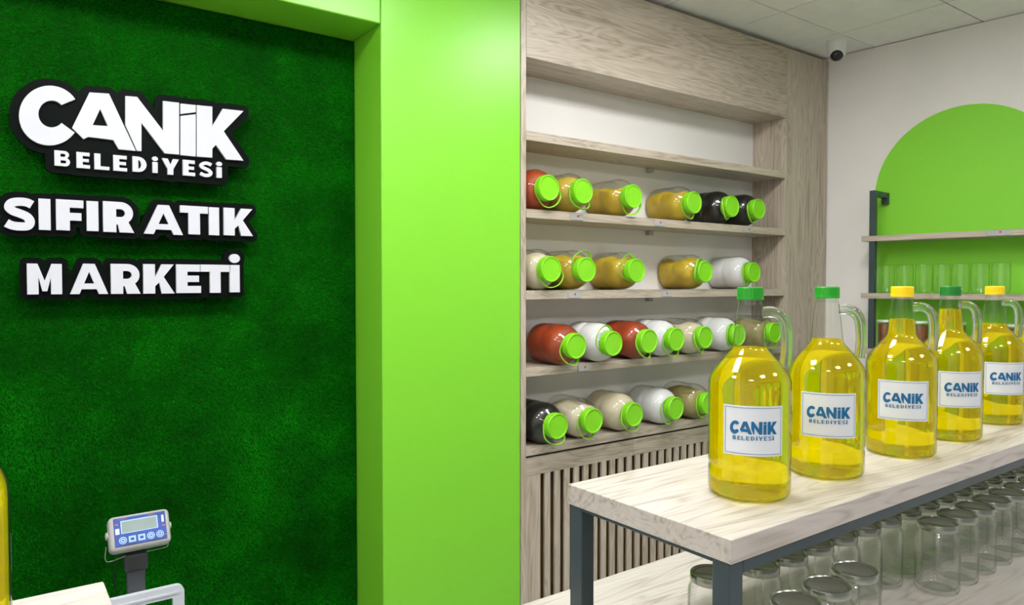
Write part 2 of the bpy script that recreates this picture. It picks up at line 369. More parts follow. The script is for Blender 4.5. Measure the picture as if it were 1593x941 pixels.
def outline(shapes, r, cell=.0022):
    """outer contour of the letters grown by r: the cut edge of the backing board"""
    allp = np.array([p for o, _ in shapes for p in o]); lo = allp.min(0)-r-6*cell; hi = allp.max(0)+r+6*cell
    nx, nz = int((hi[0]-lo[0])/cell)+1, int((hi[1]-lo[1])/cell)+1
    gx = lo[0]+np.arange(nx)*cell; gz = lo[1]+np.arange(nz)*cell; GX, GZ = np.meshgrid(gx, gz, indexing='ij'); mask = np.zeros((nx, nz), bool)
    for o, _ in shapes:
        P = np.array(o); inside = np.zeros((nx, nz), bool); j = len(P)-1
        for i in range(len(P)):
            xi, zi = P[i]; xj, zj = P[j]
            if abs(zj-zi) > 1e-12: inside ^= ((zi > GZ) != (zj > GZ)) & (GX < (xj-xi)*(GZ-zi)/(zj-zi)+xi)
            j = i
        mask |= inside
    R = int(round(r/cell)); big = np.zeros_like(mask)
    for dx in range(-R, R+1):
        for dz in range(-R, R+1):
            if abs(dx)+abs(dz) <= 1.5*R: big |= np.roll(np.roll(mask, dx, 0), dz, 1)
    f = big.astype(float)
    for _ in range(2): f = (f+np.roll(f, 1, 0)+np.roll(f, -1, 0)+np.roll(f, 1, 1)+np.roll(f, -1, 1))/5
    nxt = {}
    def ip(a, b, fa, fb): t = (.5-fa)/(fb-fa); return (a[0]+(b[0]-a[0])*t, a[1]+(b[1]-a[1])*t)
    segs = []
    A = f > .5; idx = np.argwhere((A[:-1, :-1] != A[1:, :-1]) | (A[:-1, :-1] != A[:-1, 1:]) | (A[:-1, :-1] != A[1:, 1:]))
    for i, j in idx:
        c = [(i, j), (i+1, j), (i+1, j+1), (i, j+1)]; val = [f[a] for a in c]; cross = []
        for k in range(4):
            a, b = k, (k+1) % 4
            if (val[a] > .5) != (val[b] > .5): cross.append((tuple(sorted((c[a], c[b]))), val[a] > .5))
        if len(cross) == 2:
            (e0, in0), (e1, _) = cross
            if in0: nxt[e0] = e1
            else: nxt[e1] = e0
    loops, seen = [], set()
    for s in list(nxt):
        if s in seen: continue
        L, e = [], s
        while e in nxt and e not in seen:
            seen.add(e); a, b = e; p = ip(a, b, f[a], f[b]); L.append((lo[0]+p[0]*cell, lo[1]+p[1]*cell)); e = nxt[e]
        if len(L) > 40: loops.append(L[::2])
    def area(L): return abs(sum(L[i-1][0]*L[i][1]-L[i][0]*L[i-1][1] for i in range(len(L))))/2
    loops.sort(key=area, reverse=True)
    return loops[:1] if len(loops) else []

# ------------------------------------------------------------------ the setting
CEIL = 2.868; FRONT = 2.4; BACK = 2.62
def struct(o): o['kind'] = 'structure'; return o
struct(box('floor', -1.8, 4.9, -3.0, 2.9, -.1, 0, M['floor'], bev=0))
struct(box('wall_back', -1.8, 4.7, 2.66, 2.8, 0, 2.86, M['wall'], bev=0))
struct(box('wall_left', -1.8, -1.68, -3.0, 2.66, 0, 2.86, M['wall'], bev=0))
RWA = math.radians(6); RWT = Vector((math.sin(RWA), -math.cos(RWA), 0)); RWN = Vector((-math.cos(RWA), -math.sin(RWA), 0)); RWP = Vector((4.105, 2.4, 0))
RWZ = math.atan2(RWT.y, RWT.x)          # local +x runs along the wall away from the corner, local -y points into the room
wr = struct(add_obj('wall_right', box_mesh('wall_right', 5.5, .12, 2.86, 0), M['wall'], None, RWP+RWT*2.55-RWN*.0605+Vector((0, 0, 1.43)), (0, 0, RWZ)))
# painted arch on the right wall, a skin of paint on the plaster
prof = [(.275, .0)] + [(.725-.45*math.cos(math.radians(a)), 1.997+.45*math.sin(math.radians(a))) for a in range(0, 181, 4)] + [(1.175, 0)]
V = [(s, y, z) for y in (-.0615, -.0585) for s, z in prof]; n = len(prof)
me = mesh_from('painted_arch', [(s-2.55, y, z-1.43) for s, y, z in V], [tuple(range(n)), tuple(range(2*n-1, n-1, -1))]+[(i, (i+1) % n, n+(i+1) % n, n+i) for i in range(n)])
add_obj('painted_arch', me, M['arch_paint'], wr)
# ceiling: grid with lay-in tiles and light panels
ce = struct(box('ceiling', -1.8, 4.9, -3.0, 2.8, CEIL+.004, CEIL+.06, M['tbar'], bev=0))
tile_me = box_mesh('tile', .527, .527, .012, .002); tile_me.materials.append(M['tile'])
PITCHX = .535; LIGHT_CELLS = {(-1, -2), (-3, -2), (-5, -2), (-7, -2), (-1, -6), (-4, -6), (-7, -6)}
cz = CEIL+.032
for i in range(-8, 4):
    for j in range(-9, 1):
        x, y = 2.70+(i+.5)*PITCHX, 2.142+(j+.5)*PITCHX
        if (i, j) in LIGHT_CELLS or y < -2.8: continue
        o = add_obj('tile', tile_me, None, ce, (x-1.55, y+.1, CEIL-.002+.0+.004-cz))
place_x = {-1: 'over the oil table', -3: 'in line with the green column', -4: 'in the middle', -5: 'in front of the sign', -7: 'along the left wall'}; place_y = {-2: 'row nearest the shelves', -6: 'row nearest the shop front'}
fr_me = None
for (i, j) in sorted(LIGHT_CELLS):
    x, y = 2.70+(i+.5)*PITCHX, 2.142+(j+.5)*PITCHX
    t = empty('ceiling_light', (x, y, CEIL-.012))
    tag(t, 'square white LED ceiling panel %s, %s' % (place_x[i], place_y[j]), 'ceiling light', 'square LED ceiling panels')
    if fr_me is None:
        V, Fc = [], []
        for a, z in ((.262, .014), (.262, 0), (.245, 0), (.245, .014)): V += [(-a, -a, z), (a, -a, z), (a, a, z), (-a, a, z)]
        for r in range(3):
            for k in range(4): Fc.append((r*4+k, r*4+(k+1) % 4, r*4+4+(k+1) % 4, r*4+4+k))
        fr_me = mesh_from('frame', V, Fc); fr_me.materials.append(M['white_plastic'])
        di_me = box_mesh('diffuser', .488, .488, .006, 0); di_me.materials.append(M['led'])
    add_obj('frame', fr_me, None, t); add_obj('diffuser', di_me, None, t, (0, 0, .006))
# green column and header around the turf recess
struct(box('trim_1', 1.16, 1.79, FRONT, 2.66, 0, 2.86, M['green_paint'], bev=.003))
struct(box('trim_2', -1.68, 1.158, FRONT, 2.66, 2.443, 2.86, M['green_paint'], bev=.003))

# artificial turf sheet with standing blades
TX0, TX1, TZ1, TY = -.9, 1.158, 2.44, 2.632
turf = box('artificial_turf', TX0, TX1, TY, 2.658, .02, TZ1, M['turf_base'], bev=0)
tag(turf, 'deep green artificial grass covering the recessed wall behind the sign', 'artificial grass', kind='stuff')
def blades(n):
    x = rng.uniform(TX0+.004, TX1-.006, n); z = rng.uniform(.03, TZ1-.008, n)
    L = rng.uniform(.007, .015, n); w = rng.uniform(.0006, .0011, n)
    lay = np.sin(x*7.1+2*np.sin(z*5.3))*1.1+np.sin(z*9.7+x*3.1)*.9            # pile lies over in drifts
    ang = lay+rng.normal(0, 1.0, n); lean = rng.uniform(.35, 1.15, n)
    dx = np.cos(ang)*np.sin(lean); dz = np.sin(ang)*np.sin(lean); dy = -np.cos(lean)
    px, pz = -np.sin(ang), np.cos(ang)
    v = np.zeros((n, 3, 3))
    v[:, 0] = np.stack([x-px*w, np.full(n, TY), z-pz*w], 1); v[:, 1] = np.stack([x+px*w, np.full(n, TY), z+pz*w], 1)
    v[:, 2] = np.stack([x+dx*L, TY+dy*L, z+dz*L], 1)
    v[:, 2, 0] = np.minimum(v[:, 2, 0], TX1-.001)
    v = v.reshape(-1, 3)-np.array([(TX0+TX1)/2, (TY+2.658)/2, (.02+TZ1)/2])
    me = bpy.data.meshes.new('blades'); me.vertices.add(3*n); me.vertices.foreach_set('co', v.ravel())
    me.loops.add(3*n); me.loops.foreach_set('vertex_index', np.arange(3*n, dtype=np.int32))
    me.polygons.add(n); me.polygons.foreach_set('loop_start', np.arange(0, 3*n, 3, dtype=np.int32)); me.update(); me.validate(); return me
b = add_obj('blades', blades(420000), M['turf'], turf); b['kind'] = 'stuff'

# ------------------------------------------------------------------ built-in shelving
SH = empty('shelving_unit', (2.95, 2.51, 0)); tag(SH, 'built-in grey oak wall shelving with slatted base, right of the green column', 'shelving')
def part(name, x0, x1, y0, y1, z0, z1, mat, par=SH, bev=.0012):
    return box(name, x0-2.95, x1-2.95, y0-2.51, y1-2.51, z0, z1, mat, par, bev)
part('back_panel', 1.79, 4.10, 2.62, 2.655, .02, 2.84, M['white'], bev=0)
part('side_panel', 1.793, 1.82, FRONT, 2.62, .0, 2.84, M['wood_z'])
part('side_panel', 3.672, 4.10, FRONT, 2.62, .0, 2.84, M['wood_z'])
part('fascia', 1.821, 3.670, FRONT, 2.62, 2.447, 2.84, M['wood_x'])
SHELF_Z = [2.141, 1.817, 1.474, 1.148, .812]
for k, z in enumerate(SHELF_Z):
    part('shelf', 1.821, 3.671, FRONT, 2.62, z-.038, z, M['wood_x'])
for z in SHELF_Z[:3]:
    part('clip', 2.765, 2.795, 2.59, 2.619, z-.062, z-.0385, M['clear_plastic'])
part('gap_shade_strip', 1.821, 3.671, 2.415, 2.61, .755, .773, M['dark'], bev=0)  # solid dark strip standing in for the shade in the gap
part('top_rail', 1.821, 2.459, 2.402, 2.42, .688, .764, M['wood_x'])
part('top_rail', 2.461, 3.671, 2.402, 2.42, .688, .764, M['wood_x'])
part('bottom_rail', 1.821, 3.671, 2.402, 2.42, .0, .09, M['wood_x'])
part('stile', 1.821, 1.900, 2.402, 2.42, .09, .688, M['wood_z'])
slat_me = None; x = 1.9245
while x < 3.62:
    if slat_me is None:
        s0 = part('slat', x, x+.031, 2.402, 2.414, .09, .688, M['wood_z']); slat_me = s0.data
    else: add_obj('slat', slat_me, None, SH, (x+.0155-2.95, 2.408-2.51, .389))
    x += .0553
part('stile', x, 3.671, 2.402, 2.42, .09, .688, M['wood_z'])
part('backing_board', 1.83, 3.66, 2.585, 2.60, .02, .75, M['shaded_slot_board'])  # dark tone paints the shade of the cavity behind the slats

# ------------------------------------------------------------------ storage jars lying on the shelves
JR = .090
jar_prof = [(.047, .016), (.047, .034), (.051, .040), (.068, .051), (.081, .067), (.0885, .088), (JR, .102), (JR, .140), (.0865, .150), (.0865, .158), (JR, .168), (JR, .236), (.087, .249), (.076, .254), (0, .252)]
jar_me = lathe('glass_body', jar_prof, 40, 'y', 50); jar_me.materials.append(M['jar_glass'])
lid_prof = [(0, .004), (.046, .004), (.0475, .0015), (.052, .0), (.0548, .003), (.055, .006), (.055, .030), (.0535, .032), (.0485, .032)]
lid_me = lathe('lid', lid_prof, 72, 'y', 35, wob=lambda i, k: 1+(.012 if k % 2 and 5 <= i <= 6 else 0)); lid_me.materials.append(M['lid'])
collar_me = tube('collar', [(.0505*math.cos(a), .037, .0505*math.sin(a)) for a in np.linspace(0, 2*PI, 33)[:-1]], .0032, 8, True); collar_me.materials.append(M['strap'])
def strap_mesh(drop, fwd):
    pts = []
    for t in np.linspace(0, PI, 25):
        k = math.sin(t)**.75
        pts.append(((.053+.013*math.sin(t))*math.cos(t)*(1+.10*math.sin(2*t)**2), .037-fwd*k, -drop*k))
    return tube('handle', pts, .0026, 8, False, 2.2)
straps = [strap_mesh(.083, .020), strap_mesh(.078, .032), strap_mesh(.085, .010)]
for s in straps: s.materials.append(M['strap'])
def contents_mesh(fill, seed):
    r = random.Random(seed); V, Fc = [], []; ys, rs = [], []
    ins = [(max(rr-.0035, 0), y) for rr, y in jar_prof[2:]]; ins = [(0, .043), (.030, .044)]+ins[0:-1]+[(0, .2495)]
    prof = []
    for (r0, y0), (r1, y1) in zip(ins, ins[1:]):
        k = max(1, int((y1-y0)/.012))
        for q in range(k): prof.append((r0+(r1-r0)*q/k, y0+(y1-y0)*q/k))
    prof.append(ins[-1]); seg = 44
    for rr, y in prof:
        for k in range(seg):
            a = 2*PI*k/seg; x, z = rr*math.cos(a), rr*math.sin(a)
            top = fill+.010*math.sin(y*38+seed)+.006*math.sin(x*60+seed*2)
            V.append((x, min(y, .2495), min(z, top)))
    for i in range(len(prof)-1):
        for k in range(seg): Fc.append((i*seg+k, i*seg+(k+1) % seg, (i+1)*seg+(k+1) % seg, (i+1)*seg+k))
    me = mesh_from('contents', V, Fc, True)
    bm = bmesh.new(); bm.from_mesh(me); bmesh.ops.remove_doubles(bm, verts=bm.verts, dist=1e-5); bmesh.ops.recalc_face_normals(bm, faces=bm.faces); bm.to_mesh(me); bm.free()
    me.shade_smooth(); return me
fills = {'low': .040, 'mid': .058, 'full': .2}
base_cont = {k: [contents_mesh(v, s) for s in (1, 4)] for k, v in fills.items()}
cont_cache = {}
def storage_jar(X, zshelf, kind, fill, strap, rot, label, y=2.366, yaw=0.0):
    t = empty('storage_jar', (X, y, zshelf), yaw); tag(t, label, 'jar', 'green-lidded storage jars lying on the shelves')
    add_obj('glass_body', jar_me, None, t, (0, 0, JR+.0005))
    key = (kind, fill, strap % 2)
    if key not in cont_cache:
        me = base_cont[fill][strap % 2].copy(); me.materials.append(CONT[kind]); cont_cache[key] = me
    add_obj('contents', cont_cache[key], None, t, (0, 0, JR+.0005))
    l = add_obj('lid', lid_me, None, t, (0, 0, JR+.0005)); l['label'] = 'lime green ribbed screw lid'
    add_obj('collar', collar_me, None, t, (0, 0, JR+.0005))
    add_obj('handle', straps[strap], None, t, (0, 0, JR+.0005), (0, math.radians(rot), 0))
    return t
J = [
 (1.908, 1, 'red', 'full', 0, -35, 'jar of orange-red powder lying at the left end of the upper jar shelf'),
 (2.106, 1, 'chickpea', 'mid', 1, 12, 'jar of yellow pulses lying second from left on the upper jar shelf'),
 (2.418, 1, 'bulgur', 'low', 2, -25, 'jar of golden bulgur lying third from left on the upper jar shelf'),
 (2.849, 1, 'bulgur', 'mid', 0, 40, 'jar of golden grain lying fourth from left on the upper jar shelf'),
 (3.152, 1, 'black', 'full', 1, 70, 'jar of black contents next to the golden grain on the upper jar shelf'),
 (3.383, 1, 'black', 'full', 0, 60, 'jar of black contents at the right end of the upper jar shelf'),
 (1.924, 2, 'cream', 'mid', 1, -30, 'jar of pale yellow pulses at the left end of the second jar shelf'),
 (2.126, 2, 'bulgur', 'mid', 0, 165, 'jar of yellow grain lying second from left on the second jar shelf'),
 (2.441, 2, 'bulgur', 'mid', 2, 120, 'jar of dark golden grain in the middle of the second jar shelf'),
 (2.937, 2, 'bulgur', 'mid', 1, 105, 'jar of golden grain beside the white jar on the second jar shelf'),
 (3.345, 2, 'white', 'full', 0, 80, 'jar of white powder at the right end of the second jar shelf'),
 (2.058, 3, 'red', 'full', 0, 30, 'jar of orange-red powder at the left end of the third jar shelf'),
 (2.282, 3, 'white', 'full', 2, 130, 'jar of white powder between the two orange-red jars'),
 (2.518, 3, 'red', 'full', 1, 35, 'jar of orange-red powder between two white jars on the third jar shelf'),
 (2.711, 3, 'white', 'full', 0, 20, 'jar of white powder left of the olive jar on the third jar shelf'),
 (2.931, 3, 'cream', 'mid', 1, 55, 'jar of pale olive pulses on the third jar shelf behind the first oil jug'),
 (3.206, 3, 'white', 'full', 0, 90, 'jar of white powder partly hidden by the neck of the first oil jug'),
 (3.531, 3, 'olive', 'mid', 2, 0, 'jar of olive pulses seen through the handle of the first oil jug'),
 (1.958, 4, 'black', 'full', 1, 10, 'jar of black contents at the left end of the lowest shelf'),
 (2.165, 4, 'cream', 'mid', 0, 40, 'jar of cream grain beside the black jar on the lowest shelf'),
 (2.425, 4, 'cream', 'full', 1, 25, 'jar of cream grain beside the white jar on the lowest shelf'),
 (2.716, 4, 'white', 'full', 2, 60, 'jar of white powder on the lowest shelf'),
 (2.969, 4, 'olive', 'mid', 0, 70, 'jar of olive pulses on the lowest shelf half hidden by the first oil jug'),
]
for X, r, kind, fill, st, rot, lab in J:
    yf = {1: 2.362, 2: 2.362, 3: 2.295, 4: 2.318}[r]; X = max(X*yf/2.38+{1: .018, 2: .018, 3: .027, 4: .022}[r], 1.915)
    storage_jar(X, SHELF_Z[r], kind, fill, st, rot, lab, y=yf, yaw=math.radians(random.uniform(-1, 1)) if 1.95 < X < 3.35 else 0)

# shelf-edge tag holders with a red dot
def tag_holder(X, r, label):
    z = SHELF_Z[r]-.02; t = empty('price_tag_holder', (X, FRONT-.0005, z)); tag(t, label, 'tag holder', 'price tag holders on the shelf edges')
    add_obj('plate', holder_me, None, t, (0, -.0015, 0)); add_obj('sticker', dot_me, None, t, (.004, -.0031, .003), (PI/2, 0, 0))
holder_me = box_mesh('plate', .072, .003, .028, .0008); holder_me.materials.append(M['clear_plastic'])
dot_me = lathe('sticker', [(0, .001), (.0045, .001), (.0052, 0), (0, 0)], 16); dot_me.materials.append(M['red'])
for X, r, lab in ((2.10, 1, 'clear tag holder with red dot at the left of the upper jar shelf edge'), (2.63, 1, 'clear tag holder with red dot in the middle of the upper jar shelf edge'), (3.33, 1, 'clear tag holder with red dot at the right of the upper jar shelf edge'),
                  (2.085, 2, 'clear tag holder with red dot at the left of the second jar shelf edge'), (2.68, 2, 'clear tag holder with red dot at the right of the second jar shelf edge'), (2.145, 3, 'clear tag holder with red dot on the third jar shelf edge')):
    tag_holder(X, r, lab)

# ------------------------------------------------------------------ sign on the turf wall
def sign(name, label, letters, r):
    shapes = [s for _, ss in letters for s in ss]
    P = np.array([p for o, _ in shapes for p in o]); cx, cz_ = P.mean(0)
    t = empty(name, (cx, SIGN_Y+.025, cz_)); tag(t, label, 'sign', 'raised sign boards on the turf wall')
    loops = outline(shapes, r)
    add_obj('backing_board', shapes_mesh('backing_board', [(l, []) for l in loops], -.013, .008, cx, cz_), M['board'], t)
    for k, (ch, ss) in enumerate(letters):
        add_obj('letter', shapes_mesh('letter', ss, -.025, -.0132, cx, cz_), M['letter'], t)
    c = math.sqrt((P.max(0)[0]-P.min(0)[0])**2)
    for sx in (-.3, .3):
        add_obj('spacer', box_mesh('spacer', .03, .0213, .03, .001), M['board'], t, (sx*c, .0188, 0))
logo_letters = [('C', [LOGO['C']]), ('A', [LOGO['A']]), ('N', [LOGO['N']]), ('i', [LOGO['i0'], LOGO['i1']]), ('K', [LOGO['K']])]
sign('logo_sign', 'white CANİK BELEDİYESİ lettering on a black contour board', logo_letters+BELED_W, .021)
sign('word_sign', 'white SIFIR ATIK lettering on a black contour board', SIFIR_W, .0185)
sign('word_sign', 'white MARKETİ lettering on a black contour board', MARKET_W, .0185)

# ------------------------------------------------------------------ two-tier display table
PZ = .862                         # top of the lower table
LT = empty('display_table', (1.95, .79, 0)); tag(LT, 'wide pale wood lower table carrying the empty jars', 'table')
def lpart(name, x0, x1, y0, y1, z0, z1, mat, bev=.0015): return box(name, x0-1.95, x1-1.95, y0-.79, y1-.79, z0, z1, mat, LT, bev)
lpart('tabletop', .66, 3.25, .44, 1.134, PZ-.036, PZ, M['pale_x'])
for x in (.70, 3.21):
    for y in (.48, 1.095): lpart('leg', x-.02, x+.02, y-.02, y+.02, 0, PZ-.0365, M['metal'])
for y in (.48, 1.095): lpart('apron_rail', .722, 3.188, y-.018, y+.018, PZ-.073, PZ-.0365, M['metal'])
for x in (.70, 3.21): lpart('apron_rail', x-.018, x+.018, .502, 1.073, PZ-.073, PZ-.0365, M['metal'])
TT = 1.14                         # top of the upper tier
UT = empty('display_riser', (1.87, .805, PZ)); tag(UT, 'pale wood riser table on dark metal legs holding the oil jugs', 'table')
def upart(name, x0, x1, y0, y1, z0, z1, mat, bev=.0015): return box(name, x0-1.87, x1-1.87, y0-.805, y1-.805, z0-PZ, z1-PZ, mat, UT, bev)
upart('tabletop', .84, 2.92, .629, .982, TT-.036, TT, M['pale_x'], .001)
for x in (.857, 2.903):
    for y in (.648, .963): upart('leg', x-.0155, x+.0155, y-.0155, y+.0155, PZ+.0003, TT-.0363, M['metal'])
for y in (.648, .963): upart('apron_rail', .8728, 2.887, y-.0155, y+.0155, TT-.056, TT-.0363, M['metal'])
for x in (.857, 2.903): upart('apron_rail', x-.0155, x+.0155, .6638, .9472, TT-.042, TT-.0363, M['metal'])

# ------------------------------------------------------------------ oil jugs
BR = .0685
def jug_profile(dr=0.0, z0=0.0):
    return [(0, .006+z0), (.040+dr, .005+z0), (.056+dr, .0+z0), (.063+dr, .002+z0), (.0675+dr, .009), (.0682+dr, .020), (.0680+dr, .047), (.0668+dr, .0515), (.0680+dr, .056), (BR+dr, .07), (BR+dr, .184),
            (.0678+dr, .196), (.0650+dr, .2055), (.0590+dr, .2155), (.0490+dr, .2275), (.0380+dr, .2405), (.0318+dr, .247), (.0290+dr, .252), (.0282+dr, .257), (.0255+dr, .285), (.0222+dr, .315), (.0195+dr, .330)]
def lerp_profile(level, dr, z0):
    P = jug_profile(dr, z0); out = []
    for a, b in zip(P, P[1:]):
        out.append(a)
        if a[1] <= level < b[1] and a[1] > .2:
            k = (level-a[1])/(b[1]-a[1]); out.append((a[0]+(b[0]-a[0])*k, level)); break
    return out
body_me = lathe('glass_body', jug_profile()+[(.0195, .333), (.0165, .333), (.0165, .325)], 56, 'z', 50); body_me.materials.append(M['jug_glass'])
def fillet_top(level):
    p = lerp_profile(level, -.0022, .003); r = p[-1][0]
    return p+[(r-.0012, level-.0004), (0, level-.0008)]
handle_me = tube('handle', catmull([(.0205, 0, .312), (.034, 0, .3125), (.047, 0, .308), (.056, 0, .295), (.0595, 0, .272), (.0595, 0, .245), (.0570, 0, .222)], 5), .0085, 16, False, 1.15); handle_me.materials.append(M['solid_glass'])
def cap_mesh(mat):
    me = lathe('cap', [(.0205, .3335), (.0222, .3335), (.0222, .3375), (.0214, .338), (.0214, .3535), (.0200, .3555), (0, .3557)], 72, 'z', 35, wob=lambda i, k: 1+(.025 if k % 2 and 3 <= i <= 4 else 0)); me.materials.append(mat); return me
caps = {k: cap_mesh(M['cap_'+k]) for k in ('green', 'deep', 'yellow')}
RL = BR+.0006
def bend(px, pz, r): a = px/RL; return (r*math.sin(a), -r*math.cos(a), pz)
LW, LH, LZ = .101, .082, .1205
def label_mesh():
    n = 24; V, Fc = [], []
    for r in (RL-.0004, RL):
        for i in range(n+1):
            px = -LW/2+LW*i/n
            for z in (LZ-LH/2, LZ+LH/2): V.append(bend(px, z, r))
    m = 2*(n+1)
    for i in range(n):
        a = 2*i; Fc += [(m+a, m+a+2, m+a+3, m+a+1), (a, a+1, a+3, a+2), (a, a+2, m+a+2, m+a), (a+1, m+a+1, m+a+3, a+3)]
    Fc += [(0, m, m+1, 1), (2*n, 2*n+1, m+2*n+1, m+2*n)]
    return mesh_from('label', V, Fc, True, 40)
def strip(px0, px1, z0, z1, r, V, Fc, n=20):
    b = len(V)
    for i in range(n+1):
        px = px0+(px1-px0)*i/n; V.append(bend(px, z0, r)); V.append(bend(px, z1, r))
    for i in range(n): a = b+2*i; Fc.append((a, a+2, a+3, a+1))
def border_mesh():
    V, Fc = [], []; e, w = .003, .0008; r = RL+.0003; hw, hh = LW/2-e, LH/2-e
    strip(-hw, hw, LZ-hh, LZ-hh+w, r, V, Fc); strip(-hw, hw, LZ+hh-w, LZ+hh, r, V, Fc)
    strip(-hw, -hw+w, LZ-hh, LZ+hh, r, V, Fc, 1); strip(hw-w, hw, LZ-hh, LZ+hh, r, V, Fc, 1)
    return mesh_from('border_line', V, Fc)
def lettering_mesh():
    thin = word_on_sign(BELED, .25, .165); bx = [p for _, ss in thin for o, _ in ss for p in o]; mx, mz = np.mean(bx, 0)
    g = lambda p: (mx+(p[0]-mx)*1.12, mz-.012+(p[1]-mz)*1.08)
    thin = [(c, [([g(p) for p in o], [[g(p) for p in h] for h in hs]) for o, hs in ss]) for c, ss in thin]
    slim = []
    for c, ss in logo_letters:
        xs = [p[0] for o, _ in ss for p in o]; m = (min(xs)+max(xs))/2; q = lambda p: (m+(p[0]-m)*.90, p[1])
        slim.append((c, [([q(p) for p in o], [[q(p) for p in h] for h in hs]) for o, hs in ss]))
    shapes = [s for _, ss in slim+thin for s in ss]; P = np.array([p for o, _ in shapes for p in o]); lo, hi = P.min(0), P.max(0)
    k = .077/(hi[0]-lo[0]); cx, cz2 = (lo+hi)/2; V, Fc = [], []
    for o, hs in shapes:
        base = len(V); flat = [p for l in [o]+hs for p in l]
        tris = tessellate_polygon([[Vector((x, z, 0)) for x, z in l] for l in [o]+hs])
        V += [bend((x-cx)*k, LZ+.0005+(z-cz2)*k, RL+.0007) for x, z in flat]
        for t in tris: Fc.append(tuple(base+i for i in t))
    me = mesh_from('lettering', V, Fc)
    bm = bmesh.new(); bm.from_mesh(me)
    for f in bm.faces:
        c = f.calc_center_median(); f.normal_update()
        if f.normal.dot(Vector((c.x, c.y, 0))) < 0: f.normal_flip()
    bm.to_mesh(me); bm.free(); return me
lab_me, bor_me, let_me = label_mesh(), border_mesh(), lettering_mesh()
lab_me.materials.append(M['label']); bor_me.materials.append(M['ink_line']); let_me.materials.append(M['ink'])
def jug(x, y, cap, level, label, turn=5, z=TT):
    a = math.atan2(-y, -x)+PI/2+math.radians(turn)          # label towards the shopper at the camera
    t = empty('oil_jug', (x, y, z+.0002), a); tag(t, label, 'oil jug', 'glass oil jugs')
    add_obj('glass_body', body_me, None, t)
    o = add_obj('oil', lathe('oil', fillet_top(level), 56, 'z', 50), M['oil'], t); o['label'] = 'clear yellow cooking oil'
    add_obj('cap', caps[cap], None, t); add_obj('handle', handle_me, None, t)
    l = add_obj('label', lab_me, None, t); l['label'] = 'white label with blue CANİK BELEDİYESİ print'
    add_obj('border_line', bor_me, None, l); add_obj('lettering', let_me, None, l)
    return t
JUGS = [(1.055, 0.755, 'green', .252, 'oil jug with green cap nearest the front corner of the riser table', 6), (1.291, 0.753, 'green', .256, 'oil jug with green cap second along the riser table', 4),
        (1.575, 0.749, 'yellow', .286, 'oil jug with yellow cap third along the riser table', 4), (1.831, 0.760, 'deep', .302, 'oil jug with dark green ridged cap between the two yellow-capped jugs', 24),
        (2.132, 0.778, 'yellow', .258, 'oil jug with yellow cap furthest along the row in full view', 26), (2.442, .770, 'green', .256, 'oil jug cut off by the right edge of the photo', 6)]
for x, y, c, lv, lab, tn in JUGS: jug(x, y, c, lv, lab, tn)

# ------------------------------------------------------------------ empty jars on the lower table
ER = .0420
ej_prof = [(0, .004), (.030, .003), (.036, 0), (.0405, .003), (.0424, .010), (ER, .02), (ER, .106), (.0412, .116), (.0372, .124), (.0345, .128), (.0345, .140),
           (.0315, .140), (.0315, .129), (.0350, .123), (.0390, .115), (.0402, .106), (.0402, .02), (.0385, .011), (.034, .008), (0, .008)]
ej_me = lathe('glass_body', ej_prof, 40, 'z', 60); ej_me.materials.append(M['clear_glass'])
el_me = lathe('lid', [(.0352, .1285), (.0376, .1285), (.0384, .130), (.0384, .1405), (.0376, .1425), (.0355, .1430), (.0342, .1405), (.0322, .1395), (.0300, .1402), (.0285, .1395), (0, .1395)], 48, 'z', 40); el_me.materials.append(M['steel_lid'])
ordn = ['first', 'second', 'third', 'fourth', 'fifth', 'sixth', 'seventh', 'eighth', 'ninth', 'tenth', 'eleventh', 'twelfth', 'thirteenth', 'fourteenth', 'fifteenth', 'sixteenth', 'seventeenth', 'eighteenth']
def empty_jar(x, y, label):
    t = empty('glass_jar', (x, y, PZ+.0002), random.uniform(0, 6)); tag(t, label, 'jar', 'empty glass jars under the riser table')
    add_obj('glass_body', ej_me, None, t); add_obj('lid', el_me, None, t)
S = 1.004
back = [(.982, .771)]+[(1.080+.0872*k, .737) for k in range(17)]
front = [(1.014, .640), (1.109, .643), (1.209, .650)]+[(1.590+.0905*k, .680-.0) for k in range(9)]
for k, (x, y) in enumerate(back): empty_jar(x*S+.014, (y+.027 if k else y+.012)*S, 'empty lidded glass jar, %s from left in the back row under the riser' % ordn[k])
for k, (x, y) in enumerate(front): empty_jar(x*S, (y-.002 if k > 2 else y-.001)*S, 'empty lidded glass jar, %s from left in the front row under the riser' % ordn[k])

# ------------------------------------------------------------------ wall shelf on the right wall
def RW(s, nrm, z): return RWP+RWT*s+RWN*nrm+Vector((0, 0, z))
WS = empty('wall_shelf', RW(.75, .1, 0), RWZ); tag(WS, 'dark metal framed wall shelf with wood boards in front of the green arch', 'shelf')
def wpart(name, s0, s1, n0, n1, z0, z1, mat, bev=.001): return box(name, s0-.75, s1-.75, .1-n1, .1-n0, z0, z1, mat, WS, bev)
for s in (.338, 1.45):
    wpart('post', s-.0155, s+.0155, .165, .196, .01, 2.018, M['metal'])
    wpart('arm', s-.0155, s+.0155, .0265, .1645, 1.987, 2.018, M['metal'])
    wpart('mounting_block', s-.018, s+.018, .004, .026, 1.955, 2.018, M['metal'])
WSZ = [1.768, 1.452, 1.145]
for z in WSZ: wpart('board', .283, 1.52, .012, .2, z-.03, z, M['wood_x'])
wpart('tag_holder', .885, .99, .2002, .2030, WSZ[0]-.029, WSZ[0]-.003, M['clear_plastic'])
d = add_obj('sticker', dot_me, None, WS, (.944-.75, .1-.2032, WSZ[0]-.011), (PI/2, 0, 0))
